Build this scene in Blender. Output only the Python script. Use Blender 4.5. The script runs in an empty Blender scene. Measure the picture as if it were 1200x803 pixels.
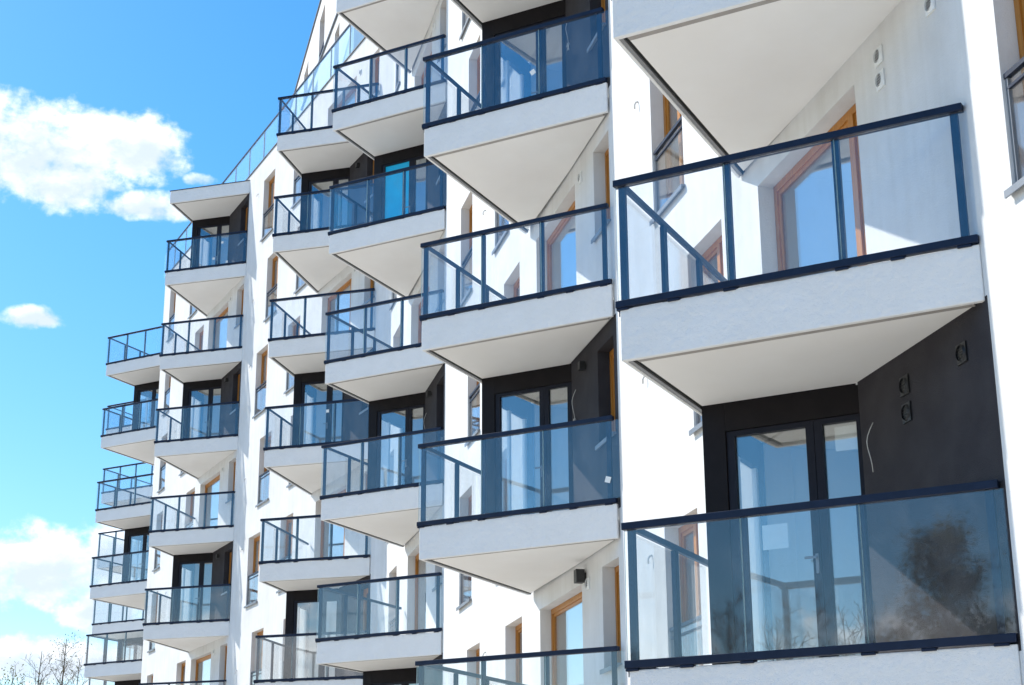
import bpy, math, random
from mathutils import Matrix, Vector
R = math.radians
random.seed(7)
scene = bpy.context.scene
COL = scene.collection

# ------------------------------------------------------------------ materials
def new_mat(name):
    m = bpy.data.materials.new(name); m.use_nodes = True
    nt = m.node_tree; nt.nodes.clear()
    out = nt.nodes.new('ShaderNodeOutputMaterial')
    return m, nt, out

def noise(nt, scale, detail=4, rough=.55, coord='Object', stretch=None):
    tc = nt.nodes.new('ShaderNodeTexCoord'); n = nt.nodes.new('ShaderNodeTexNoise')
    n.inputs['Scale'].default_value = scale; n.inputs['Detail'].default_value = detail; n.inputs['Roughness'].default_value = rough
    if stretch:
        mp = nt.nodes.new('ShaderNodeMapping'); mp.inputs['Scale'].default_value = stretch
        nt.links.new(tc.outputs[coord], mp.inputs['Vector']); nt.links.new(mp.outputs['Vector'], n.inputs['Vector'])
    else: nt.links.new(tc.outputs[coord], n.inputs['Vector'])
    return n.outputs['Fac']

def ramp(nt, fac, stops):
    r = nt.nodes.new('ShaderNodeValToRGB'); e = r.color_ramp.elements
    while len(e) > 1: e.remove(e[-1])
    e[0].position, e[0].color = stops[0][0], (*stops[0][1], 1)
    for p, c in stops[1:]:
        q = e.new(p); q.color = (*c, 1)
    nt.links.new(fac, r.inputs['Fac']); return r.outputs['Color']

def surf(name, c0, c1, scale=6, rough=.8, bump=0, bscale=90, metal=0, stretch=None, spec=.5, detail=5, p0=.3, p1=.7, bump2=0, b2scale=7, bdist=.01):
    m, nt, out = new_mat(name)
    b = nt.nodes.new('ShaderNodeBsdfPrincipled')
    b.inputs['Roughness'].default_value = rough; b.inputs['Metallic'].default_value = metal
    b.inputs['Specular IOR Level'].default_value = spec
    nt.links.new(ramp(nt, noise(nt, scale, detail, stretch=stretch), [(p0, c0), (p1, c1)]), b.inputs['Base Color'])
    if bump:
        bp = nt.nodes.new('ShaderNodeBump'); bp.inputs['Strength'].default_value = bump; bp.inputs['Distance'].default_value = bdist
        h = noise(nt, bscale, 3)
        if bump2:
            h2 = noise(nt, b2scale, 3); mul = nt.nodes.new('ShaderNodeMath'); mul.operation = 'MULTIPLY_ADD'
            mul.inputs[1].default_value = bump2; nt.links.new(h2, mul.inputs[0]); nt.links.new(h, mul.inputs[2]); h = mul.outputs[0]
        nt.links.new(h, bp.inputs['Height']); nt.links.new(bp.outputs['Normal'], b.inputs['Normal'])
    nt.links.new(b.outputs['BSDF'], out.inputs['Surface'])
    return m

def leaf_mat(name, c0, c1):
    m, nt, out = new_mat(name)
    col = ramp(nt, noise(nt, .8, 4), [(.3, c0), (.7, c1)])
    d = nt.nodes.new('ShaderNodeBsdfDiffuse'); t = nt.nodes.new('ShaderNodeBsdfTranslucent'); mx = nt.nodes.new('ShaderNodeMixShader'); mx.inputs[0].default_value = .45
    nt.links.new(col, d.inputs[0]); nt.links.new(col, t.inputs[0]); nt.links.new(d.outputs[0], mx.inputs[1]); nt.links.new(t.outputs[0], mx.inputs[2])
    nt.links.new(mx.outputs[0], out.inputs['Surface']); return m

def glass(name, tint, r0, gain=1.0, dirt=0.0, rough=0.0):
    m, nt, out = new_mat(name)
    tr = nt.nodes.new('ShaderNodeBsdfTransparent'); gl = nt.nodes.new('ShaderNodeBsdfGlossy')
    tr.inputs['Color'].default_value = (*tint, 1); gl.inputs['Roughness'].default_value = rough
    gl.inputs['Color'].default_value = (1, 1, 1, 1)
    lw = nt.nodes.new('ShaderNodeLayerWeight'); lw.inputs['Blend'].default_value = .5
    fr = nt.nodes.new('ShaderNodeMath'); fr.operation = 'POWER'; fr.inputs[1].default_value = 4.2
    nt.links.new(lw.outputs['Facing'], fr.inputs[0])
    ma = nt.nodes.new('ShaderNodeMath'); ma.operation = 'MULTIPLY_ADD'
    ma.inputs[1].default_value = gain; ma.inputs[2].default_value = r0; ma.use_clamp = True
    mx = nt.nodes.new('ShaderNodeMixShader')
    nt.links.new(fr.outputs[0], ma.inputs[0]); nt.links.new(ma.outputs[0], mx.inputs[0])
    # very slight float-glass waviness
    bp = nt.nodes.new('ShaderNodeBump'); bp.inputs['Strength'].default_value = .12; bp.inputs['Distance'].default_value = .006
    nt.links.new(noise(nt, 1.1, 1), bp.inputs['Height']); nt.links.new(bp.outputs['Normal'], gl.inputs['Normal'])
    nt.links.new(tr.outputs[0], mx.inputs[1]); nt.links.new(gl.outputs[0], mx.inputs[2])
    last = mx.outputs[0]
    if dirt:
        df = nt.nodes.new('ShaderNodeBsdfDiffuse'); df.inputs['Color'].default_value = (.62, .66, .68, 1)
        m2 = nt.nodes.new('ShaderNodeMixShader')
        k = ramp(nt, noise(nt, 3.2, 8, .68, stretch=(1, 1, .45)), [(.45, (0, 0, 0)), (.85, (dirt, dirt, dirt))])
        nt.links.new(k, m2.inputs[0]); nt.links.new(last, m2.inputs[1]); nt.links.new(df.outputs[0], m2.inputs[2]); last = m2.outputs[0]
    nt.links.new(last, out.inputs['Surface'])
    return m

def wall_mat():
    # render with faint trowel patches and thin rain streaks
    m, nt, out = new_mat('white_plaster'); b = nt.nodes.new('ShaderNodeBsdfPrincipled')
    b.inputs['Roughness'].default_value = .92; b.inputs['Specular IOR Level'].default_value = .2
    base = ramp(nt, noise(nt, .9, 6, .6), [(.3, (.66, .645, .62)), (.72, (.78, .775, .765))])
    st = ramp(nt, noise(nt, 2.6, 5, .6, stretch=(2.2, 2.2, .10)), [(.36, (.955, .95, .94)), (.56, (1, 1, 1))])
    mu = nt.nodes.new('ShaderNodeMix'); mu.data_type = 'RGBA'; mu.blend_type = 'MULTIPLY'; mu.inputs['Factor'].default_value = 1
    nt.links.new(base, mu.inputs['A']); nt.links.new(st, mu.inputs['B']); nt.links.new(mu.outputs['Result'], b.inputs['Base Color'])
    bp = nt.nodes.new('ShaderNodeBump'); bp.inputs['Strength'].default_value = .5; bp.inputs['Distance'].default_value = .014
    nt.links.new(noise(nt, 42, 6, .7), bp.inputs['Height']); nt.links.new(bp.outputs['Normal'], b.inputs['Normal'])
    nt.links.new(b.outputs['BSDF'], out.inputs['Surface']); return m

M = dict(
    plaster=wall_mat(),
    slab=surf('fascia_plaster', (.84, .825, .80), (.88, .868, .85), 2.2, .85, .6, 120, spec=.3, bump2=3.0, b2scale=13, bdist=.015),
    soffit=surf('soffit_plaster', (.83, .80, .755), (.87, .845, .805), 1.1, .95, .25, 160, spec=.15, bdist=.004),
    dark=surf('charcoal_plaster', (.034, .031, .035), (.052, .048, .052), 2.4, .9, .7, 100, spec=.2, bdist=.014, detail=8),
    bay=surf('bay_cladding', (.007, .0055, .0065), (.011, .0085, .0095), 5, .6, spec=.18),
    metal=surf('navy_steel', (.005, .011, .030), (.008, .016, .042), 9, .42, spec=.28),
    drip=surf('grey_drip_profile', (.19, .19, .195), (.25, .245, .24), 5, .5, metal=.3),
    lip=surf('shaded_drip_edge', (.30, .27, .245), (.38, .35, .315), 4, .8),  # shadowed underside of the front lip, its shade put into the taupe colour
    gap=surf('shadow_joint', (.012, .012, .013), (.02, .02, .021), 5, .9),
    wood=surf('stained_pine', (.36, .135, .018), (.53, .22, .036), 3, .42, stretch=(14, 14, .8), spec=.4),
    zinc=surf('zinc_sheet', (.17, .185, .205), (.24, .255, .275), 3, .5, metal=.3),
    frame=surf('door_frame_black', (.008, .009, .016), (.012, .013, .022), 6, .5, spec=.2),
    whiteplastic=surf('white_plastic', (.74, .74, .72), (.8, .8, .78), 8, .45),
    blackplastic=surf('black_plastic', (.012, .012, .013), (.02, .02, .02), 8, .5),
    greyplastic=surf('charcoal_plastic', (.007, .007, .008), (.011, .011, .012), 8, .4),
    film=surf('blue_film', (.0, .44, .78), (.01, .52, .86), 3, .3),
    room=surf('room_paint', (.78, .775, .75), (.84, .835, .81), 1.5, .9),
    floorm=surf('screed', (.46, .445, .42), (.56, .54, .51), 3, .85),
    paper=surf('paper', (.78, .78, .76), (.84, .84, .82), 5, .8),
    wire=surf('pale_cable', (.5, .48, .45), (.62, .6, .56), 8, .6),
    roofm=surf('roof_membrane', (.12, .12, .125), (.17, .17, .175), 2, .9),
    cap=surf('parapet_cap', (.10, .105, .115), (.15, .155, .165), 3, .45, metal=.5),
    ground=surf('sandy_ground', (.44, .40, .335), (.58, .535, .455), .22, .95, .4, 6, detail=9, spec=.1),
    bark=surf('bark', (.045, .033, .024), (.10, .078, .055), 7, .9, .5, 30),
    twig=surf('twig_bark', (.13, .10, .07), (.22, .17, .12), 5, .85),
    leafy=leaf_mat('spring_leaves', (.12, .13, .035), (.19, .18, .05)),
    leafo=leaf_mat('olive_leaves', (.13, .12, .04), (.20, .18, .065)),
    glass_edge=surf('glass_cut_edge', (.55, .78, .80), (.66, .88, .9), 4, .25),
    rail_glass=glass('balcony_glass', (.972, .982, .986), .072, .75, .06, .026),
    pane=glass('window_pane', (.955, .975, .975), .19, .8),
    roof_glass=glass('terrace_glass', (.86, .95, .99), .06, .8, .02),
)


class MB:
    def __init__(s): s.v = []; s.f = []; s.mi = []
    def quad(s, a, b, c, d, mi=0):
        n = len(s.v); s.v += [a, b, c, d]; s.f.append((n, n+1, n+2, n+3)); s.mi.append(mi)
    def poly(s, pts, mi=0):
        n = len(s.v); s.v += pts; s.f.append(tuple(range(n, n+len(pts)))); s.mi.append(mi)
    def box(s, x0, x1, y0, y1, z0, z1, mi=0, F=None):
        P = [(x, y, z) for z in (z0, z1) for y in (y0, y1) for x in (x0, x1)]
        if F: P = [F(p) for p in P]
        n = len(s.v); s.v += P
        for q in ((0, 2, 3, 1), (4, 5, 7, 6), (0, 1, 5, 4), (2, 6, 7, 3), (0, 4, 6, 2), (1, 3, 7, 5)):
            s.f.append(tuple(n+i for i in q)); s.mi.append(mi)
    def prism(s, pts, z0, z1, mi=0):
        n = len(pts)
        s.poly([(x, y, z0) for x, y in reversed(pts)], mi); s.poly([(x, y, z1) for x, y in pts], mi)
        for i in range(n):
            a, b = pts[i], pts[(i+1) % n]
            s.quad((*a, z0), (*b, z0), (*b, z1), (*a, z1), mi)
    def tube(s, pts, rads, n=6, mi=0, caps=True):
        rings = []; prev = None
        for i, p in enumerate(pts):
            p = Vector(p)
            d = (Vector(pts[min(i+1, len(pts)-1)]) - Vector(pts[max(i-1, 0)])).normalized()
            a = Vector((0, 0, 1)) if abs(d.z) < .9 else Vector((1, 0, 0))
            x = d.cross(a).normalized() if prev is None else (prev - d*prev.dot(d)).normalized()
            prev = x; y = d.cross(x)
            k = len(s.v); r = rads[i] if isinstance(rads, (list, tuple)) else rads
            for j in range(n):
                t = 2*math.pi*j/n; s.v.append(tuple(p + x*(r*math.cos(t)) + y*(r*math.sin(t))))
            rings.append(k)
        for a, b in zip(rings, rings[1:]):
            for j in range(n):
                j2 = (j+1) % n; s.f.append((a+j, a+j2, b+j2, b+j)); s.mi.append(mi)
        if caps:
            s.f.append(tuple(rings[0]+j for j in reversed(range(n)))); s.mi.append(mi)
            s.f.append(tuple(rings[-1]+j for j in range(n))); s.mi.append(mi)
    def mesh(s, name, mats, bevel=0, smooth=False):
        me = bpy.data.meshes.new(name); me.from_pydata(s.v, [], s.f)
        for m in (mats if isinstance(mats, (list, tuple)) else [mats]): me.materials.append(m)
        me.polygons.foreach_set('material_index', s.mi)
        if smooth: me.polygons.foreach_set('use_smooth', [True]*len(s.f))
        me.update(); return me

def obj(name, me, parent=None, loc=(0, 0, 0), rz=0, **props):
    o = bpy.data.objects.new(name, me); COL.objects.link(o)
    o.location = loc; o.rotation_euler = (0, 0, rz)
    if parent: o.parent = parent
    for k, v in props.items(): o[k] = v
    return o

def bevel(o, w=.006, seg=2):
    b = o.modifiers.new('edge', 'BEVEL'); b.width = w; b.segments = seg; b.limit_method = 'ANGLE'; b.angle_limit = R(50); b.harden_normals = False
    return o

# ------------------------------------------------------------------ survey of the place (metres, camera at x=y=0)
AZF, AZG, AZW, AZX = -60.107, -72.653, -12.991, -25.906
def ub(az): return Vector((math.sin(R(az)), math.cos(R(az))))
SLAB = [2.74+3*k for k in range(12)]           # underside of the balcony slabs
TOP = [z+.45 for z in SLAB]                    # upper edge of the fascias
BX = 3.07
PP = {0: (.91, 13.25), 1: (-1.29, 22.53), 2: (-4.06, 34.51), 3: (-6.50, 42.27), 4: (-11.83, 53.30), 5: (-16.38, 64.10), 6: (-18.83, 74.5)}
def mod_az(c): return AZG if c in (3, 4) else AZF
def mod_rot(c):
    u = -ub(mod_az(c)); return math.atan2(u.y, u.x)
def Bp(c): return Vector(PP[c]) - ub(mod_az(c))*BX
ANG = R(47.0)
def W_of(x, y): return (BX-x)*math.cos(ANG) + y*math.sin(ANG)        # along the facade from B
A_ = (-.045, 1.71); A2 = (-.27, 3.55); C_ = (1.56, 1.66); Lx = -.075     # plan of one balcony
BUILD = obj('apartment_building', None, None, (-3, 40, 0),
    label='white rendered apartment block with staggered glass balconies and dark bay windows', category='building')
BL = Vector((-3, 40, 0))
def part(name, me, loc=(0, 0, 0), rz=0, **p):
    return obj(name, me, BUILD, tuple(Vector(loc)-BL), rz, **p)

# ------------------------------------------------------------------ one balcony (local x along the front, y into the house, z=0 slab underside)
def LP(y, off=0): return (Lx*y+off, y)
def balcony_meshes(full):
    yL = 3.46 if full else 1.97
    g = {}
    # slab: body, upstand fascia on the front and left
    b = MB()
    back = [LP(yL+.06, .06), ]
    body = [(.055, .056), (3.0, .056), (.04+Lx*3.5, 3.47)]
    b.prism(body, .035, .30)
    b.box(-.0, 3.03, 0, .055, .0, .45)
    F = lambda p: (p[0]+Lx*p[1], p[1], p[2])
    b.box(.0, .035, .055, 3.50, .002, .449, F=F)
    g['slab'] = b.mesh('balcony_slab', M['slab'])
    b = MB(); b.prism([(.105, .126), (2.945, .126), (1.56, 1.622), (.105+Lx*3.3, 3.375)], .016, .035); g['soffit'] = b.mesh('soffit', M['soffit'])
    b = MB(); b.box(.036, .075, .06, 3.47, .008, .034, 0, F); b.box(.113, 2.93, .0555, .125, .005, .0345, 1); g['drip'] = b.mesh('drip_profile', [M['drip'], M['lip']])
    b = MB(); b.box(.077, .113, .06, 3.44, .029, .0345, 0, F); b.box(.036, .10, .057, .084, .026, .0345, 0); g['joint'] = b.mesh('shadow_joint', M['gap'])
    # front rail
    b = MB(); b.box(-.03, 3.0, -.02, .06, 1.57, 1.63); g['handrail'] = b.mesh('handrail', M['metal'])
    b = MB(); b.box(.01, .05, .06, yL-.02, 1.572, 1.625, 0, F); g['side_handrail'] = b.mesh('side_handrail', M['metal'])
    b = MB(); b.box(-.03, 3.03, -.025, .04, .462, .525)
    for x in (.03, 1.0, 1.95, 2.92, .5, 2.4): b.box(x-.055, x+.055, -.018, .05, .44, .4615)
    g['bottom_rail'] = b.mesh('bottom_rail', M['metal'])
    b = MB(); b.box(.0, .045, .06, yL-.02, .464, .52, 0, F); g['side_bottom_rail'] = b.mesh('side_bottom_rail', M['metal'])
    b = MB(); b.box(-.03, .03, -.02, .02, 0, 1.10); b.box(-.05, .05, -.026, .026, -.07, .0); g['post'] = b.mesh('post', M['metal'])
    b = MB(); b.box(-.02, .02, -.035, .035, 0, 1.10); g['side_post'] = b.mesh('side_post', M['metal'])
    segs = [(-.02, .985), (.99, 1.945), (1.95, 3.09)]
    for i, (a, c) in enumerate(segs):
        b = MB(); b.box(a, c, .010, .022, .526, 1.569); b.mi[4] = b.mi[5] = 1; g[f'glass{i}'] = b.mesh('glass_panel', [M['rail_glass'], M['glass_edge']])
    ys = [.07, 1.08, 2.04, yL-.02] if full else [.07, 1.08, yL-.02]
    for i, (a, c) in enumerate(zip(ys, ys[1:])):
        b = MB(); b.box(-.012, 0, a, c-.008, .526, 1.571, 0, F); g[f'sglass{i}'] = b.mesh('side_glass_panel', M['rail_glass'])
    g['n'] = len(ys)-1
    return g
G_FULL, G_BAY = balcony_meshes(True), balcony_meshes(False)

_b = MB(); _b.tube([(0, 0, .02), (0, 0, -.05)], .022, 12); _b.tube([(0, 0, .0), (0, 0, -.008)], .036, 14); SPOUT = _b.mesh('drain_spout', M['zinc'])
def balcony(c, k, dark, rail=True):
    g = G_BAY if dark else G_FULL
    o = part('balcony', g['slab'], (*PP[c], SLAB[k]), mod_rot(c)); bevel(o, .008)
    obj('soffit', g['soffit'], o); obj('drip_profile', g['drip'], o); obj('shadow_joint', g['joint'], o)
    if not dark and rail: obj('drain_spout', SPOUT, o, (.05+Lx*3.05, 3.05, .02))
    if not rail: return o
    for n in ('handrail', 'side_handrail', 'bottom_rail', 'side_bottom_rail'): bevel(obj(n, g[n], o), .005)
    for x in (.03, 1.0, 1.95, 2.92): obj('post', g['post'], o, (x, .052, .470))
    for y in (1.06, 2.03) if not dark else (1.06,): obj('post', g['side_post'], o, (.028+Lx*y, y, .470))
    for i in range(3): obj('glass_panel', g[f'glass{i}'], o)
    for i in range(g['n']): obj('glass_panel', g[f'sglass{i}'], o)
    return o

# ------------------------------------------------------------------ the dark bay between A, C and the facade
ZH = 2.575     # soffit above fascia top of the floor below (3.0-.45+.025)
def bay_meshes():
    g = {}
    ax = A_[0]+.02; y = A_[1]
    b = MB(); H0 = -.10; HT = ZH-.003
    b.box(ax, .20, y, y+.09, H0, HT)                       # left jamb
    b.box(.20, 1.50, y, y+.09, HT-.275, HT)                # header
    b.box(1.49+.0105, C_[0], y, y+.09, H0, HT)             # right jamb
    b.box(.20, 1.50, y+.004, y+.085, H0, .02)              # threshold
    F = lambda p: (p[0]+Lx*p[1], p[1], p[2])
    F = lambda p: (p[0]-.045+Lx*(p[1]-1.71), p[1], p[2])
    b.box(.02, .10, 1.80, 1.93, H0, HT, 0, F); b.box(.02, .10, 3.16, 3.44, H0, HT, 0, F)
    b.box(.02, .10, 1.93, 3.16, HT-.3, HT, 0, F); b.box(.022, .098, 1.93, 3.16, H0, .06, 0, F)
    g['frame'] = b.mesh('bay_window', M['bay'])
    def leaf(x0, x1, nm):
        b = MB(); z0, z1, w = .022, HT-.278, .075
        y0, y1 = y+.018, y+.08
        b.box(x0, x0+w, y0, y1, z0, z1); b.box(x1-w, x1, y0, y1, z0, z1)
        b.box(x0+w, x1-w, y0, y1, z1-.05, z1); b.box(x0+w, x1-w, y0, y1, z0, z0+.10)
        g[nm] = b.mesh('door', M['frame'])
        b = MB(); b.box(x0+w, x1-w, y+.045, y+.06, z0+.10, z1-.05); g[nm+'p'] = b.mesh('pane', M['pane'])
    leaf(.203, 1.03, 'l'); leaf(1.035, 1.497, 'r')
    b = MB()
    for yy in (y+.082, ): b.box(.985, 1.012, y-.004, y+.017, .93, 1.10); b.box(.90, 1.008, y-.045, y-.03, 1.055, 1.075); b.box(.99, 1.006, y-.032, y-.002, 1.057, 1.073)
    g['handle'] = b.mesh('handle', M['zinc'])
    b = MB(); b.box(.05, .065, 1.93, 3.16, .06, HT-.3, 0, F); g['side'] = b.mesh('side_pane', M['pane'])
    b = MB()
    for yy in (1.935, 2.54, 3.10): b.box(.035, .085, yy, yy+.055, .062, HT-.302, 0, F)
    g['sash'] = b.mesh('side_sash', M['whiteplastic'])
    b = MB(); b.prism([(.10, 1.80), (1.5, 1.80), (.02, 3.2)], -.12, -.105); g['floor'] = b.mesh('bay_floor', M['floorm'])
    return g
G_B = bay_meshes()
def bay(c, k):
    o = part('bay_window', G_B['frame'], (*PP[c], TOP[k]), mod_rot(c)); bevel(o, .004)
    for n in 'lr':
        obj('door', G_B[n], o); obj('pane', G_B[n+'p'], o)
    obj('handle', G_B['handle'], o); obj('side_pane', G_B['side'], o); obj('side_sash', G_B['sash'], o); obj('bay_floor', G_B['floor'], o)
    return o

# ------------------------------------------------------------------ facades (local x along the wall away from the viewer, y outward, z up)
class Facade:
    def __init__(s, az, org, s0, s1, ztop):
        s.az, s.org, s.s0, s.s1, s.zt = az, org, s0, s1, ztop
        s.rz = math.atan2(ub(az).y, ub(az).x); s.holes = []; s.dark = []; s.z0 = 0
    def at(s, a, out=0, z=0):
        w = ub(s.az); m = Vector((-w.y, w.x)); p = s.org + w*a + m*out
        return (p.x, p.y, z)
    def P(s, name, me, a=0, out=0, z=0, **p): return part(name, me, s.at(a, out, z), s.rz, **p)
    def build(s):
        def cells(x0, x1, z0, z1, holes, filt, reveal_holes, depth=.30, off=0.0):
            xs = sorted({x0, x1, *[min(max(h[i], x0), x1) for h in holes for i in (0, 1)]})
            zs = sorted({z0, z1, *[min(max(h[i], z0), z1) for h in holes for i in (2, 3)]})
            b = MB()
            for i in range(len(xs)-1):
                run = None
                for j in range(len(zs)-1):
                    cx, cz = (xs[i]+xs[i+1])/2, (zs[j]+zs[j+1])/2
                    solid = not any(h[0] < cx < h[1] and h[2] < cz < h[3] for h in holes) and filt(cx, cz)
                    if solid:
                        if run is None: run = zs[j]
                    if run is not None and (not solid or j == len(zs)-2):
                        e = zs[j] if not solid else zs[j+1]
                        b.quad((xs[i+1], off, run), (xs[i], off, run), (xs[i], off, e), (xs[i+1], off, e))
                        b.quad((xs[i], -depth, run), (xs[i+1], -depth, run), (xs[i+1], -depth, e), (xs[i], -depth, e))
                        run = None
            for a, c, d, e in reveal_holes:
                b.quad((a, off, d), (a, -depth, d), (a, -depth, e), (a, off, e)); b.quad((c, -depth, d), (c, off, d), (c, off, e), (c, -depth, e))
                b.quad((a, off, e), (a, -depth, e), (c, -depth, e), (c, off, e)); b.quad((a, -depth, d), (a, off, d), (c, off, d), (c, -depth, d))
            return b
        ins = lambda h, d: d[0] <= (h[0]+h[1])/2 <= d[1] and d[2] <= (h[2]+h[3])/2 <= d[3]
        own = [h for h in s.holes if not any(ins(h, d) for d in s.dark)]
        b = cells(s.s0, s.s1, s.z0, s.zt, s.holes+s.dark, lambda x, z: True, own)
        for x in (s.s0, s.s1):
            b.quad((x, 0, s.z0), (x, -.3, s.z0), (x, -.3, s.zt), (x, 0, s.zt))
        b.quad((s.s0, 0, s.zt), (s.s1, 0, s.zt), (s.s1, -.3, s.zt), (s.s0, -.3, s.zt))
        s.P('wall', b.mesh('wall', M['plaster']))
        for d in s.dark:
            hs = [h for h in s.holes if ins(h, d)]
            b = cells(*d, hs, lambda x, z: True, hs)
            s.P('accent_wall', b.mesh('accent_wall', M['dark']))

def frame_mesh(name, w, h, mulls, t=.075, mat='wood', sash=True):
    # timber frame in an opening w x h, sits 0.17 m behind the face; local origin = lower near corner
    b = MB(); y0, y1 = -.245, -.172
    b.box(.002, t, y0, y1, .002, h-.002); b.box(w-t, w-.002, y0, y1, .002, h-.002)
    b.box(t, w-t, y0, y1, h-t, h-.002); b.box(t, w-t, y0, y1, .002, t)
    for m, mw in mulls: b.box(m-mw/2, m+mw/2, y0, y1+.006, t, h-t)
    e = [t] + [q for m, mw in mulls for q in (m-mw/2, m+mw/2)] + [w-t]
    if sash:
        for a, c in zip(e[::2], e[1::2]):
            q = .045; yy0, yy1 = y0+.01, y1-.018
            b.box(a, a+q, yy0, yy1, t, h-t); b.box(c-q, c, yy0, yy1, t, h-t)
            b.box(a+q, c-q, yy0, yy1, h-t-q, h-t); b.box(a+q, c-q, yy0, yy1, t, t+q)
    panes = []
    for a, c in zip(e[::2], e[1::2]):
        p = MB(); p.box(a+.045, c-.045, -.218, -.204, t+.045, h-t-.045); panes.append(p.mesh('pane', M['pane']))
    return b.mesh(name, M[mat]), panes
_cache = {}
def window(F, a0, a1, z0, z1, balus=True, dark=False):
    w, h = a1-a0, z1-z0; key = (round(w, 3), round(h, 3), balus)
    if key not in _cache:
        fm = frame_mesh('window', w, h, [(w*.5, .09)] if w > 1.0 else [])
        b = MB(); b.box(-.03, w+.03, -.17, .055, -.022, .0015); b.box(-.03, w+.03, .04, .055, -.055, -.022); sill = b.mesh('sill', M['zinc'])
        ex = []
        if balus:
            b = MB(); b.box(.03, w-.03, -.055, -.041, .05, .90); ex.append(('balustrade_glass', b.mesh('balustrade_glass', M['rail_glass'])))
            b = MB(); b.box(.003, w-.003, -.07, -.02, .90, .94); b.box(.003, w-.003, -.065, -.03, .805, .83); ex.append(('balustrade_rail', b.mesh('balustrade_rail', M['metal'])))
            b = MB(); b.box(.003, .035, -.065, -.03, .02, .899); b.box(w-.035, w-.003, -.065, -.03, .02, .899); b.box(.035, w-.035, -.065, -.03, .02, .055); ex.append(('balustrade_frame', b.mesh('balustrade_frame', M['zinc'])))
        _cache[key] = (fm, sill, ex)
    (fm, panes), sill, ex = _cache[key]
    o = F.P('window', fm, a0, 0, z0)
    for p in panes: obj('pane', p, o)
    obj('sill', sill, o)
    for n, me in ex: obj(n, me, o)
    F.holes.append((a0, a1, z0, z1))
def blind(F, a0, a1, z0, z1):  # black panel added behind the panes so the unlit rooms read dark
    b = MB(); b.box(.01, a1-a0-.01, -.285, -.26, (z1-z0)*.22, z1-z0-.01)
    F.P('blind', b.mesh('blind', M['blackplastic']), a0, 0, z0)
def bdoor(F, a0, a1, z0, z1):
    w, h = a1-a0, z1-z0; key = ('d', round(w, 3), round(h, 3))
    if key not in _cache: _cache[key] = frame_mesh('balcony_door', w, h, [(w*.20, .11)], .08)
    fm, panes = _cache[key]
    o = F.P('balcony_door', fm, a0, 0, z0)
    for p in panes: obj('pane', p, o)
    F.holes.append((a0, a1, z0, z1))

wA = ub(AZW); wB = ub(AZX)
B0, B3, B5 = Bp(0), Bp(3), Bp(5)
# facade planes: A runs B0 -> B2, B runs B3 -> B4, C from B5 on
mB = Vector((-wB.y, wB.x)); mA = Vector((-wA.y, wA.x))
B0 = B0 + mA*.02
def inter(p, d, q, e):
    den = d.x*-e.y + d.y*e.x; r = q-p
    return (r.x*-e.y + r.y*e.x)/den
tJ = -1.0
JN = B3 + wB*tJ
AZA = math.degrees(math.atan2((JN-B0).x, (JN-B0).y)); wA = ub(AZA); mA = Vector((-wA.y, wA.x)); sJ = (JN-B0).length

tC = (B5-B3).dot(wB)
FA = Facade(AZA, B0, -9.0, sJ, 27.35)
FB = Facade(AZX, B3, tJ, tC+.02, 24.35)
FC = Facade(AZW, B5, 0.03, 20.0, 23.4)
COLS = {0: (FA, 0.0, range(0, 4)), 1: (FA, (Bp(1)-B0).dot(wA), range(0, 5)), 2: (FA, (Bp(2)-B0).dot(wA), range(0, 7)),
        3: (FB, 0.0, range(0, 7)), 4: (FB, (Bp(4)-B3).dot(wB), range(0, 7)), 5: (FC, 0.0, range(0, 7)), 6: (FC, (Bp(6)-B5).dot(wA), range(0, 7))}
BAL = {}; BAYS = {}
for c, (F, s0, ks) in COLS.items():
    for k in ks:
        dark = (k+c) % 2 == 0
        BAL[c, k] = balcony(c, k, dark)
        zt, zs = TOP[k], SLAB[k+1]+.03
        if dark:
            BAYS[c, k] = bay(c, k)
            F.dark.append((s0+.0, s0+2.32, SLAB[k]+.40, zs+.004))
            F.holes.append((s0+2.32, s0+4.58, zt-.10, zs-.03))
            if c >= 1: window(F, s0+.15, s0+.93, zt+.98, zt+2.33, False)
        else:
            bdoor(F, s0+1.95, s0+4.36, zt+.02, zt+2.27)
            if c >= 1: window(F, s0+.15, s0+.93, zt+.98, zt+2.33, False)
# roof slabs over the top bays
for c, k in ((0, 4), (1, 5), (2, 7), (4, 7)):
    o = balcony(c, k, False, rail=False)
    if c == 4:
        b = MB(); b.box(-.02, 3.05, -.02, .07, .451, .475); obj('roof_cap', b.mesh('roof_cap', M['cap']), o)

WA = {0: [(6.62, 7.80), (15.08, 16.28), (18.32, 19.45), (28.45, 29.3), (-2.7, -1.5)], 1: [(5.46, 6.62), (15.87, 17.02), (19.05, 20.2), (27.75, 28.9), (-1.7, -.5), (-5.5, -4.3)]}
WB = {0: [(9.42, 10.6), (6.3, 7.45), (18.4, 19.45), (21.7, 22.6)], 1: [(8.7, 9.85), (5.75, 6.85), (17.3, 18.45), (21.7, 22.6)]}
for F, W, n in ((FA, WA, 8), (FB, WB, 7)):
    for k in range(n):
        if F is FA:
            lst = [w for w in W[k % 2] if k < 5 or w[0] > 14]
        else: lst = W[k % 2]
        for a0, a1 in lst: window(F, a0, a1, TOP[k]+.22, TOP[k]+2.34)
for F in (FA, FB, FC): F.build()

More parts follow.
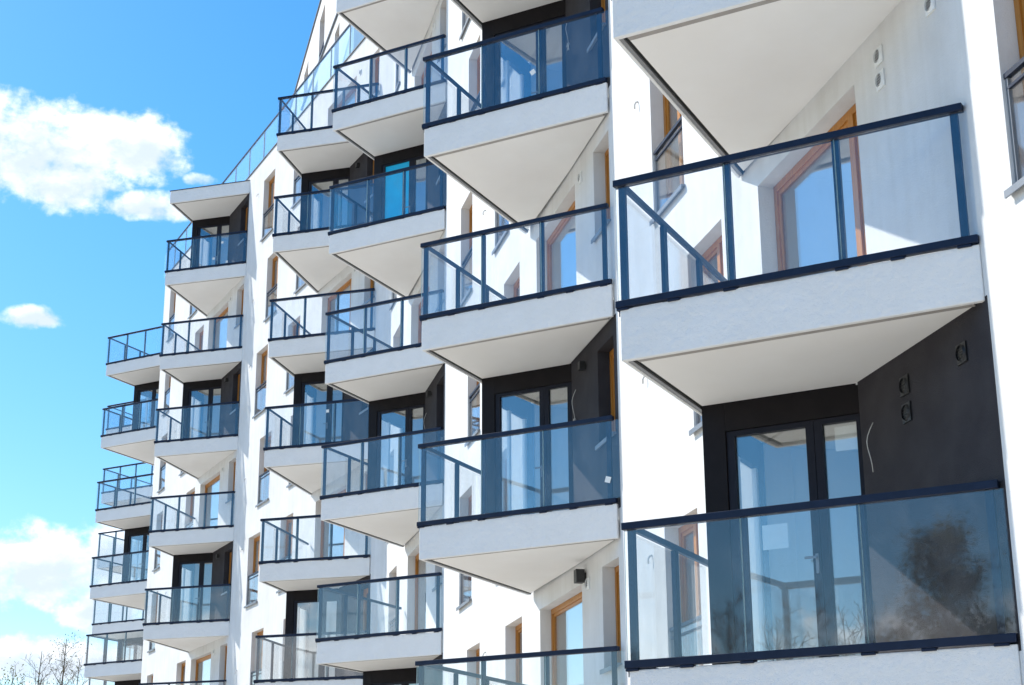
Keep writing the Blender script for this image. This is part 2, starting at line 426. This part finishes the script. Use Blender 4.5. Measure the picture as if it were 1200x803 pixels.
# rooms behind the facades: floor slabs, back walls and cross walls
for F, sts, nk in ((FA, [-8.6, 4.75, 11.0, 14.35, 17.6, 26.7], 8), (FB, [2.0, 4.85, 8.1, 13.6, 17.0, 20.3], 7), (FC, [5.2, 12, 19.5], 7)):
    e1 = F.s1-(1.4 if F is not FC else .1); e0 = F.s0+(1.2 if F is FB else .1)
    for k in range(nk+1):
        if SLAB[k]+.45 > F.zt: continue
        b = MB(); b.box(e0, e1, -5.0, -.305, SLAB[k]+.02, SLAB[k]+.33, 0)
        F.P('floor_slab', b.mesh('floor_slab', M['room']))
    b = MB(); b.box(e0, e1, -5.2, -5.005, 0, F.zt-.2); F.P('back_wall', b.mesh('back_wall', M['room']))
    for sv in sts:
        if e0 < sv < e1:
            b = MB()
            for k in range(nk):
                if SLAB[k+1]+.1 < F.zt: b.box(sv-.08, sv+.08, -5.0, -.31, SLAB[k]+.335, SLAB[k+1]+.015)
            F.P('partition_wall', b.mesh('partition_wall', M['room']))

# roof decks and the far side of the block, so it is a closed building
D = 12.0
def back(F, s): return Vector(F.at(s, -D)[:2])
b = MB()
roofA = [Vector(FA.at(FA.s0, -.29)[:2]), Vector(FA.at(FA.s1, -.29)[:2]), back(FA, FA.s1+1.3), back(FA, FA.s0)]
roofB = [Vector(FB.at(FB.s0, -.29)[:2]), Vector(FB.at(FB.s1, -.29)[:2]), back(FB, FB.s1-1.2), back(FB, FB.s0+1.3)]
roofC = [Vector(FC.at(FC.s0, -.29)[:2]), Vector(FC.at(FC.s1, -.29)[:2]), back(FC, FC.s1), back(FC, FC.s0-1.2)]
def ccw(p):
    a = sum(p[i].x*p[(i+1) % len(p)].y - p[(i+1) % len(p)].x*p[i].y for i in range(len(p)))
    return p if a > 0 else p[::-1]
for rf, z in ((roofA, 27.0), (roofB, 24.05), (roofC, 23.1)):
    b.prism([tuple(q-Vector((BL.x, BL.y))) for q in ccw(rf)], z-.25, z)
obj('roof', b.mesh('roof', M['roofm']), BUILD)
b = MB()
for F, a, c, z in ((FA, FA.s0, FA.s1+1.3, 27.35), (FB, FB.s0+1.3, FB.s1-1.2, 24.35), (FC, FC.s0-1.2, FC.s1, 23.4)):
    p, q = back(F, a)-Vector(BL.xy), back(F, c)-Vector(BL.xy)
    n = (q-p).normalized(); n = Vector((-n.y, n.x))*.25
    b.prism([tuple(x) for x in ccw([p, q, q+n, p+n])], 0, z)
for F, a, z in ((FA, FA.s0, 27.35), (FC, FC.s1, 23.4)):
    p, q = Vector(F.at(a, -.31)[:2])-Vector(BL.xy), back(F, a)-Vector(BL.xy)
    n = ub(F.az)*(.2 if F is FA else -.2)
    b.prism([tuple(x) for x in ccw([p, q, q+n, p+n])], 0, z)
p, q = Vector(FA.at(sJ, -.31)[:2])-Vector(BL.xy), back(FA, sJ+1.3)-Vector(BL.xy)
b.prism([tuple(x) for x in ccw([p, q, q+wA*.25, p+wA*.25])], 24.06, 27.35)
obj('rear_wall', b.mesh('rear_wall', M['plaster']), BUILD)

# parapet caps
for F in (FA, FB, FC):
    b = MB(); b.box(F.s0-.01, F.s1+.01, -.33, .035, F.zt+.002, F.zt+.035); F.P('parapet_cap', b.mesh('parapet_cap', M['cap']))

# glass railing round the terrace over facade B
rr = part('terrace_railing', None, FB.at(0, -.02, 24.39), FB.rz)
b = MB(); b.box(tJ+.3, tC, -.03, .03, 1.04, 1.085); me = b.mesh('terrace_handrail', M['metal']); obj('handrail', me, rr)
b = MB(); b.box(-.012, .012, -.02, .02, 0, 1.04); pm = b.mesh('terrace_post', M['drip'])
b = MB(); b.box(.012, 1.62, .0, .014, .04, 1.035); gm = b.mesh('terrace_glass', M['roof_glass'])
t = tJ+.35
while t < tC-1.0:
    obj('post', pm, rr, (t, 0, 0)); obj('glass_panel', gm, rr, (t, 0, 0)); t += 1.64

# set-back storeys behind the terrace: a lower one with a metal edge, and one more above it
FR = Facade(-16.0, Vector((-5.41, 46.40)), -3.0, 7.0, 27.16); FR.z0 = 24.05
for a0, a1 in ((-.45, .40), (3.6, 4.6)): window(FR, a0, a1, 24.6, 26.75); blind(FR, a0, a1, 24.6, 26.75)
FR.build()
b = MB(); b.box(-3.0, 7.0, -.6, .06, 27.162, 27.21); FR.P('parapet_cap', b.mesh('parapet_cap', M['cap']))
b = MB(); b.box(-3.0, 7.0, -4.6, -4.4, 24.06, 27.1); b.box(6.8, 7.0, -4.4, -.305, 24.06, 27.1); b.box(-3, -2.8, -4.4, -.305, 24.06, 27.1); FR.P('storey_rear', b.mesh('storey_rear', M['plaster']))
FQ = Facade(-14.2, Vector((-6.17, 49.73)), -9.0, 10.5, 30.4); FQ.z0 = 27.215
for a0, a1 in ((-4.6, -3.4), (.40, 1.75), (4.75, 6.0), (8.1, 9.2)): window(FQ, a0, a1, 27.5, 29.75); blind(FQ, a0, a1, 27.5, 29.75)
FQ.build()
b = MB(); b.box(-9.0, 10.5, -.33, .05, 30.402, 30.45); FQ.P('parapet_cap', b.mesh('parapet_cap', M['cap']))
b = MB(); b.box(-9.0, 10.5, -4.5, -.305, 30.0, 30.3); b.box(-9.0, 10.5, -4.5, -.62, 26.98, 27.16); FQ.P('storey_roof', b.mesh('storey_roof', M['roofm']))
b = MB(); b.box(-9.0, 10.5, -4.7, -4.505, 24.06, 30.35); b.box(10.3, 10.5, -4.5, -.305, 27.22, 29.99); b.box(-9, -8.8, -4.5, -.305, 27.22, 29.99); FQ.P('storey_rear', b.mesh('storey_rear', M['plaster']))

# ------------------------------------------------------------------ small fittings on the walls
def vent_mesh(nm, plate, dark):
    # square plate with a round louvred opening
    b = MB(); b.box(-.075, .075, 0, .014, -.08, .08)
    ring = 24
    b.poly([(.056*math.cos(2*math.pi*i/ring), .0152, .06*math.sin(2*math.pi*i/ring)) for i in range(ring)][::-1], 1)
    for i in range(ring):
        a0, a1 = 2*math.pi*i/ring, 2*math.pi*(i+1)/ring
        P = lambda a, q, y: (.056*q*math.cos(a), y, .06*q*math.sin(a))
        b.quad(P(a0, 1, .014), P(a0, 1, .03), P(a1, 1, .03), P(a1, 1, .014)); b.quad(P(a0, 1.2, .0141), P(a1, 1.2, .0141), P(a1, 1, .03), P(a0, 1, .03))
    for j in range(4):
        z = -.036+j*.024; hw = math.sqrt(max(0, 1-(z/.06)**2))*.056
        b.box(-hw, hw, .0165, .022, z-.002, z+.002)
    return b.mesh(nm, [M[plate], M[dark]])
VW, VD = vent_mesh('vent', 'whiteplastic', 'blackplastic'), vent_mesh('dark_vent', 'greyplastic', 'blackplastic')
for k in range(0, 4):
    v = VD if k % 2 == 0 else VW
    for s_, dz in ((1.42, 2.28), (1.42, 2.05), (.44, 2.26)):
        FA.P('vent', v, s_, .001, TOP[k]+dz)
for F, s0, ks in ((FA, COLS[1][1], (0, 2)), (FA, COLS[2][1], (1, 3, 5)), (FB, 0, (2, 4, 6)), (FB, COLS[4][1], (1, 3, 5))):
    for k in ks: FA and F.P('vent', VW, s0+1.62, .001, TOP[k]+2.22)
lm = MB(); lm.box(-.07, .07, .03, .15, -.09, .09); lm.box(-.03, .03, .0, .03, -.05, .05)
FA.P('wall_lamp', lm.mesh('wall_lamp', M['blackplastic']), COLS[1][1]+1.75, .001, TOP[0]+2.34)
lm2 = MB(); lm2.box(-.05, .05, .02, .1, -.06, .06); lm2.box(-.02, .02, 0, .02, -.03, .03)
L2 = lm2.mesh('wall_lamp', M['blackplastic'])
for F, s0, ks in ((FA, COLS[1][1], (1, 3)), (FA, COLS[2][1], (2, 4)), (FB, 0, (3, 5)), (FB, COLS[4][1], (2, 4))):
    for k in ks: F.P('wall_lamp', L2, s0+1.55, .001, TOP[k]+2.3)
# loose cable tails where lamps are still to come
def cable(F, s, z, coil):
    b = MB(); pts = []
    for i in range(9):
        t = i/8; pts.append((.035*math.sin(6*t)+.06*t, .02+.05*math.sin(3*t), -.42*t))
    if coil:
        e = pts[-1]
        for i in range(1, 26):
            a = i*.55; pts.append((e[0]+.06*math.sin(a)+.002*i, e[1]+.015*math.cos(a*1.3), e[2]-.05+.062*math.cos(a)))
    b.tube(pts, .0042, 5); F.P('cable', b.mesh('cable', M['wire'], smooth=True), s, .005, z)
cable(FA, 2.02, TOP[0]+2.12, False)
for k, cc in ((1, 1), (3, 1)): cable(FA, COLS[1][1]+2.0, TOP[k]+2.08, True)
cable(FA, COLS[2][1]+2.0, TOP[2]+2.0, False)
# stub sockets on the sunlit wall between the windows
b = MB(); b.tube([(0, 0, 0), (0, .03, -.01), (0, .05, -.05), (.01, .045, -.10)], .012, 6); stub = b.mesh('cable_stub', M['wire'], smooth=True)
for F, lst in ((FA, [(8.3, k) for k in range(5)] + [(17.8, k) for k in range(5)]), (FB, [(11.2, k) for k in range(7)] + [(20.4, k) for k in range(6)])):
    for s_, k in lst: F.P('cable_stub', stub, s_, .002, TOP[k]+(1.35 if k % 2 else 2.1))
# paper stickers left on new glass
b = MB(); b.box(-.04, .04, -.0015, 0, -.04, .04); stk = b.mesh('sticker', M['paper'])
def sticker(c, k, x, z, r=.35):
    o = obj('sticker', stk, BAL[c, k], (x, .0095, z-SLAB[k])); o.rotation_euler = (0, r, 0)
sticker(1, 3, 1.85, 12.65, -.5); sticker(1, 1, 2.91, 6.52, .3); sticker(3, 3, 1.76, 13.11, 0)
bw = BAYS[2, 4]; pf = [c for c in bw.children if c.name.startswith('pane')][0]
pf.data = pf.data.copy(); pf.data.materials[0] = M['film']; pf.name = 'film_covered_pane'; pf['label'] = 'door pane still covered in bright blue protective film'
for x, z in ((2.1, 22.05), (1.80, 21.5), (2.3, 21.33)): sticker(4, 6, x, z, 0)
b = MB(); b.box(-.12, .12, -.004, 0, -.11, .11); b.box(-.085, .085, -.006, -.0042, -.04, .055); pn = b.mesh('white_card', M['paper'])  # white cards on the door panes; right one stands in for a ceiling valve inside
obj('white_card', pn, BAYS[0, 0], (1.325, A_[1]+.072, ZH-.47)); obj('white_card', pn, BAYS[0, 0], (.60, A_[1]+.072, 1.30))

# ------------------------------------------------------------------ ground
b = MB(); S = 1500; b.quad((-S, -S, 0), (S, -S, 0), (S, S, 0), (-S, S, 0))
obj('ground', b.mesh('ground', M['ground']), kind='structure')

# ------------------------------------------------------------------ trees
def tree(name, loc, h, seed, label, leaf=None, spread=.42, dens=1.0, group=None, tw=1.0):
    rnd = random.Random(seed)
    root = obj(name, None, None, loc, rnd.uniform(0, 6.28), label=label, category='tree')
    if group: root['group'] = group
    tb, cb, lb = MB(), MB(), MB()
    def leafpuff(p, n, r):
        for _ in range(n):
            q = Vector(p)+Vector((rnd.gauss(0, r), rnd.gauss(0, r), rnd.gauss(0, r)))
            a = Vector((rnd.uniform(-1, 1), rnd.uniform(-1, 1), rnd.uniform(-1, 1))).normalized(); c = a.orthogonal().normalized()
            s_ = rnd.uniform(.04, .085)
            lb.quad(tuple(q-a*s_), tuple(q+c*s_*.5), tuple(q+a*s_), tuple(q-c*s_*.5))
    def branch(p, d, length, r, lev):
        n = 4 if lev < 2 else 3; pts = [tuple(p)]; rs = [r]; q = Vector(p); dd = Vector(d)
        for i in range(n):
            dd = (dd + Vector((rnd.gauss(0, .11), rnd.gauss(0, .11), rnd.gauss(.05, .07)))).normalized()
            q = q + dd*(length/n); pts.append(tuple(q)); rs.append(max(.006*tw, r*(1-.8*(i+1)/n)))
        cb.tube(pts, rs, 5 if lev < 2 else 3, caps=False)
        if lev >= 3 or length < .45:
            if leaf: leafpuff(q, max(1, int(5*dens)), .22); leafpuff(pts[1], int(3*dens), .2)
            return
        for i in range(rnd.randint(4, 5) if lev < 2 else rnd.randint(3, 4)):
            t = rnd.uniform(.25, 1); k = min(int(t*n), n-1)
            bp = Vector(pts[k]).lerp(Vector(pts[k+1]), t*n-k)
            side = Vector((rnd.gauss(0, 1), rnd.gauss(0, 1), rnd.gauss(.15, .5))).normalized()
            nd = (dd*.75+side*.8).normalized()
            branch(bp, nd, length*rnd.uniform(.42, .62), max(.008*tw, r*.42), lev+1)
    r0 = h*.014; pts = []; q = Vector((0, 0, -.1)); n = 8
    lean = Vector((rnd.gauss(0, .03), rnd.gauss(0, .03), 1))
    for i in range(n+1):
        pts.append(tuple(q)); q = q + Vector((lean.x+rnd.gauss(0, .03), lean.y+rnd.gauss(0, .03), 1))*(h*.92/n)
    rs = [max(.012, r0*(1-.93*(i/n)**.8)) for i in range(n+1)]
    tb.tube(pts, rs, 8)
    nb = int(24)
    for i in range(nb):
        t = .22+.76*(i/nb)+rnd.uniform(-.02, .02); k = min(int(t*n), n-1)
        bp = Vector(pts[k]).lerp(Vector(pts[k+1]), t*n-k)
        a = i*2.4+rnd.uniform(-.4, .4); up = rnd.uniform(.7, 1.5)
        d = Vector((math.cos(a), math.sin(a), up)).normalized()
        L = h*spread*(1.08-t)*rnd.uniform(.75, 1.15)+.4
        branch(bp, d, L, rs[k]*.5, 1)
    obj('trunk', tb.mesh('trunk', M['bark'], smooth=True), root)
    crown = obj('crown', cb.mesh('crown', M['twig']), root)
    if leaf and lb.f: obj('foliage', lb.mesh('foliage', M[leaf]), crown)
    return root
def at_px(az, dist): return (math.sin(R(az))*dist, math.cos(R(az))*dist, 0)
for i, (az, dist, h, leaf, lab) in enumerate([
    (-17.05, 92, 13.0, 'leafy', 'bare tree with a haze of yellow green buds at the left edge of the photo'),
    (-16.1, 100, 15.2, None, 'leafless tall tree second from the left edge, its twigs against the cloud'),
    (-15.15, 96, 15.3, 'leafo', 'slender bare tree with rusty buds closest to the lowest far left balcony'),
    (-14.55, 104, 15.0, None, 'thin leafless tree half hidden behind the lowest far left balcony glass'),
    (-17.4, 110, 14.2, 'leafo', 'bare tree partly cut off by the left edge of the photo'),
    (-15.7, 128, 16.6, None, 'distant leafless tree between the slender rusty tree and its tall neighbour'),
    (-14.9, 118, 15.4, 'leafo', 'distant budding tree just left of the lowest far left balcony'),
    (-16.6, 120, 14.6, 'leafo', 'further bare tree with brownish buds standing between the two leftmost trees')]):
    tree('bare_tree', at_px(az, dist), h, 11+i, lab, leaf, .25, .35, 'bare trees beyond the building', tw=1.0)
# trees behind the viewer, seen mirrored in the balcony glass
CM = Vector((11.9, 20.7))
for i, (px_az, dist, h, leaf, lab) in enumerate([
    (14.4, 45, 11.0, 'leafo', 'tall olive leaved tree mirrored in the right panel of the lowest right balcony'),
    (12.3, 50, 9.4, None, 'bare twiggy tree mirrored just left of the olive tree in the balcony glass'),
    (9.6, 43, 9.2, None, 'bare grey tree mirrored in the middle panel of the lowest right balcony'),
    (7.2, 46, 9.6, None, 'leafless tree mirrored at the left post of the lowest right balcony'),
    (2.5, 52, 9.0, 'leafo', 'olive budding tree on the viewer side, mirrored low in the second balcony column'),
    (-1.5, 60, 9.6, 'leafy', 'yellow green tree on the viewer side, farthest left of the mirrored trees')]):
    d = ub(-120.2-px_az); q = CM + d*dist
    tree('spring_tree', (q.x, q.y, 0), h, 40+i, lab, leaf, .30, 7.0, 'spring trees facing the building', tw=1.6)

# ------------------------------------------------------------------ light
SUN_AZ, SUN_EL = -59.4, 42.0
sd = Vector((math.sin(R(SUN_AZ))*math.cos(R(SUN_EL)), math.cos(R(SUN_AZ))*math.cos(R(SUN_EL)), math.sin(R(SUN_EL))))
sl = bpy.data.lights.new('sun', 'SUN'); sl.energy = 2.3; sl.angle = R(.53); sl.color = (1, .965, .91)
so = bpy.data.objects.new('sun', sl); COL.objects.link(so); so.rotation_euler = (-sd).to_track_quat('-Z', 'Y').to_euler(); so.location = sd*80

wd = bpy.data.worlds.new('World'); scene.world = wd; wd.use_nodes = True
nt = wd.node_tree; nt.nodes.clear(); N = nt.nodes.new; L = nt.links.new
out = N('ShaderNodeOutputWorld'); bg = N('ShaderNodeBackground'); bg.inputs['Strength'].default_value = .15
sky = N('ShaderNodeTexSky'); sky.sky_type = 'NISHITA'; sky.sun_disc = False
sky.sun_elevation = R(SUN_EL); sky.sun_rotation = R(SUN_AZ); sky.altitude = 0; sky.air_density = 1.0; sky.dust_density = .6; sky.ozone_density = 1.6
# cumulus: soft noise inside a few patches of sky, given by compass direction and height
tc = N('ShaderNodeTexCoord'); sep = N('ShaderNodeSeparateXYZ'); L(tc.outputs['Generated'], sep.inputs[0])
def math_(op, a, b=None, c=None, clamp=False):
    m = N('ShaderNodeMath'); m.operation = op; m.use_clamp = clamp
    for i, x in enumerate((a, b, c)):
        if x is None: continue
        if isinstance(x, (int, float)): m.inputs[i].default_value = x
        else: L(x, m.inputs[i])
    return m.outputs[0]
az = math_('MULTIPLY', math_('ARCTAN2', sep.outputs['X'], sep.outputs['Y']), 180/math.pi)
el = math_('MULTIPLY', math_('ARCSINE', sep.outputs['Z']), 180/math.pi)
def fbm(scale, detail, rough, off=(0, 0, 0), sq=1.0):
    mp = N('ShaderNodeMapping'); mp.inputs['Location'].default_value = off; mp.inputs['Scale'].default_value = (1, 1, sq)
    n = N('ShaderNodeTexNoise'); n.inputs['Scale'].default_value = scale; n.inputs['Detail'].default_value = detail; n.inputs['Roughness'].default_value = rough
    L(tc.outputs['Generated'], mp.inputs[0]); L(mp.outputs[0], n.inputs['Vector']); return n.outputs['Fac']
n1 = fbm(62, 7, .58, (3.1, .7, .2), 1.25); n2 = fbm(24, 2, .5, (1, 5, 2), 1.3); n3 = fbm(38, 6, .62, (7, 2, .28), 1.7)
blobs = [(-17.0, 23.35, 3.6, 1.75), (-13.9, 23.75, 1.95, 1.25), (-19.6, 23.6, 3.0, 1.9), (-13.4, 21.85, 1.9, .55), (-16.2, 22.5, 2.5, 1.15), (-16.9, 17.85, 1.3, .5, -.35), (-16.5, 17.7, .5, .25, -.1), (-11.4, 22.85, .8, .3, -.4),
         (-16.0, 9.6, 3.2, 1.45), (-13.4, 10.0, 1.7, 1.2), (-19.4, 9.4, 3, 1.8), (-15.6, 6.6, 3.4, .9), (-13.4, 8.3, 2.0, 1.1),
         (-72, 9, 14, 3), (-100, 5, 20, 3), (-150, 6, 22, 3.5), (-175, 26, 18, 6), (60, 14, 20, 5), (120, 18, 22, 6)]
dens = None
for a0, e0, ra, re, *wt in blobs:
    dx = math_('DIVIDE', math_('SUBTRACT', az, a0), ra); dy = math_('DIVIDE', math_('SUBTRACT', el, e0), re)
    r2 = math_('ADD', math_('MULTIPLY', dx, dx), math_('MULTIPLY', dy, dy))
    v = math_('SUBTRACT', 1.0 + (wt[0] if wt else 0), r2)
    # lower part of each cloud carries its shaded base
    dens_shade = math_('MULTIPLY', math_('SUBTRACT', 1.0, r2, clamp=True), math_('MULTIPLY_ADD', dy, -.55, .75, clamp=True))
    dens = v if dens is None else math_('MAXIMUM', dens, v)
    shade = dens_shade if a0 == blobs[0][0] else math_('MAXIMUM', shade, dens_shade)
dens = math_('MAXIMUM', dens, -2.0)
d2 = math_('ADD', dens, math_('MULTIPLY', math_('SUBTRACT', n1, .5), 2.1))
d2 = math_('ADD', d2, math_('MULTIPLY', math_('SUBTRACT', n2, .5), 1.1))
cov = N('ShaderNodeMapRange'); cov.interpolation_type = 'SMOOTHSTEP'; cov.inputs['From Min'].default_value = -.15; cov.inputs['From Max'].default_value = .78
L(d2, cov.inputs['Value'])
thick = N('ShaderNodeMapRange'); thick.interpolation_type = 'SMOOTHSTEP'; thick.inputs['From Min'].default_value = -.05; thick.inputs['From Max'].default_value = .9
L(math_('ADD', shade, math_('MULTIPLY', math_('SUBTRACT', n3, .5), 1.7)), thick.inputs['Value'])
cc = N('ShaderNodeMix'); cc.data_type = 'RGBA'; cc.inputs['A'].default_value = (4.1, 4.2, 4.3, 1); cc.inputs['B'].default_value = (2.25, 2.6, 3.0, 1)
L(thick.outputs[0], cc.inputs['Factor'])
hs = N('ShaderNodeHueSaturation'); hs.inputs['Saturation'].default_value = 1.42; hs.inputs['Value'].default_value = .70; L(sky.outputs[0], hs.inputs['Color'])
tint = N('ShaderNodeMix'); tint.data_type = 'RGBA'; tint.blend_type = 'MULTIPLY'; tint.inputs['Factor'].default_value = 1; 
lowm = N('ShaderNodeMapRange'); lowm.inputs['From Min'].default_value = 4; lowm.inputs['From Max'].default_value = 24; L(el, lowm.inputs['Value'])
grad = N('ShaderNodeMix'); grad.data_type = 'RGBA'; grad.inputs['A'].default_value = (.74, .77, .79, 1); grad.inputs['B'].default_value = (.63, .84, .87, 1)
L(lowm.outputs[0], grad.inputs['Factor']); L(grad.outputs['Result'], tint.inputs['B'])
L(hs.outputs[0], tint.inputs['A'])
mx = N('ShaderNodeMix'); mx.data_type = 'RGBA'
L(cov.outputs[0], mx.inputs['Factor']); L(tint.outputs['Result'], mx.inputs['A']); L(cc.outputs['Result'], mx.inputs['B'])
L(mx.outputs['Result'], bg.inputs['Color']); L(bg.outputs[0], out.inputs['Surface'])

# ------------------------------------------------------------------ camera
cd = bpy.data.cameras.new('camera'); cam = bpy.data.objects.new('camera', cd); COL.objects.link(cam)
cd.sensor_fit = 'HORIZONTAL'; cd.sensor_width = 36; cd.lens = 1944.35/1200*36; cd.clip_end = 5000; cd.clip_start = .1
p, r = R(17.615), R(-.297)
ex, ez, fw = Vector((1, 0, 0)), Vector((0, -math.sin(p), math.cos(p))), Vector((0, math.cos(p), math.sin(p)))
rt = ex*math.cos(r)+ez*math.sin(r); up = -ex*math.sin(r)+ez*math.cos(r)
m = Matrix((rt, up, -fw)).transposed().to_4x4(); m.translation = Vector((0, 0, 1.7)); cam.matrix_world = m
scene.camera = cam

vs = scene.view_settings
scene.display_settings.display_device = 'sRGB'
vs.view_transform = 'Standard'; vs.look = 'None'; vs.gamma = 1; vs.use_curve_mapping = False; vs.exposure = 1.27
scene.cycles.max_bounces = 6; scene.cycles.transparent_max_bounces = 20; scene.cycles.diffuse_bounces = 3; scene.cycles.glossy_bounces = 3
scene.cycles.use_adaptive_sampling = True; scene.cycles.adaptive_threshold = .015
scene.cycles.sample_clamp_indirect = 6
scene.cycles.use_denoising = True
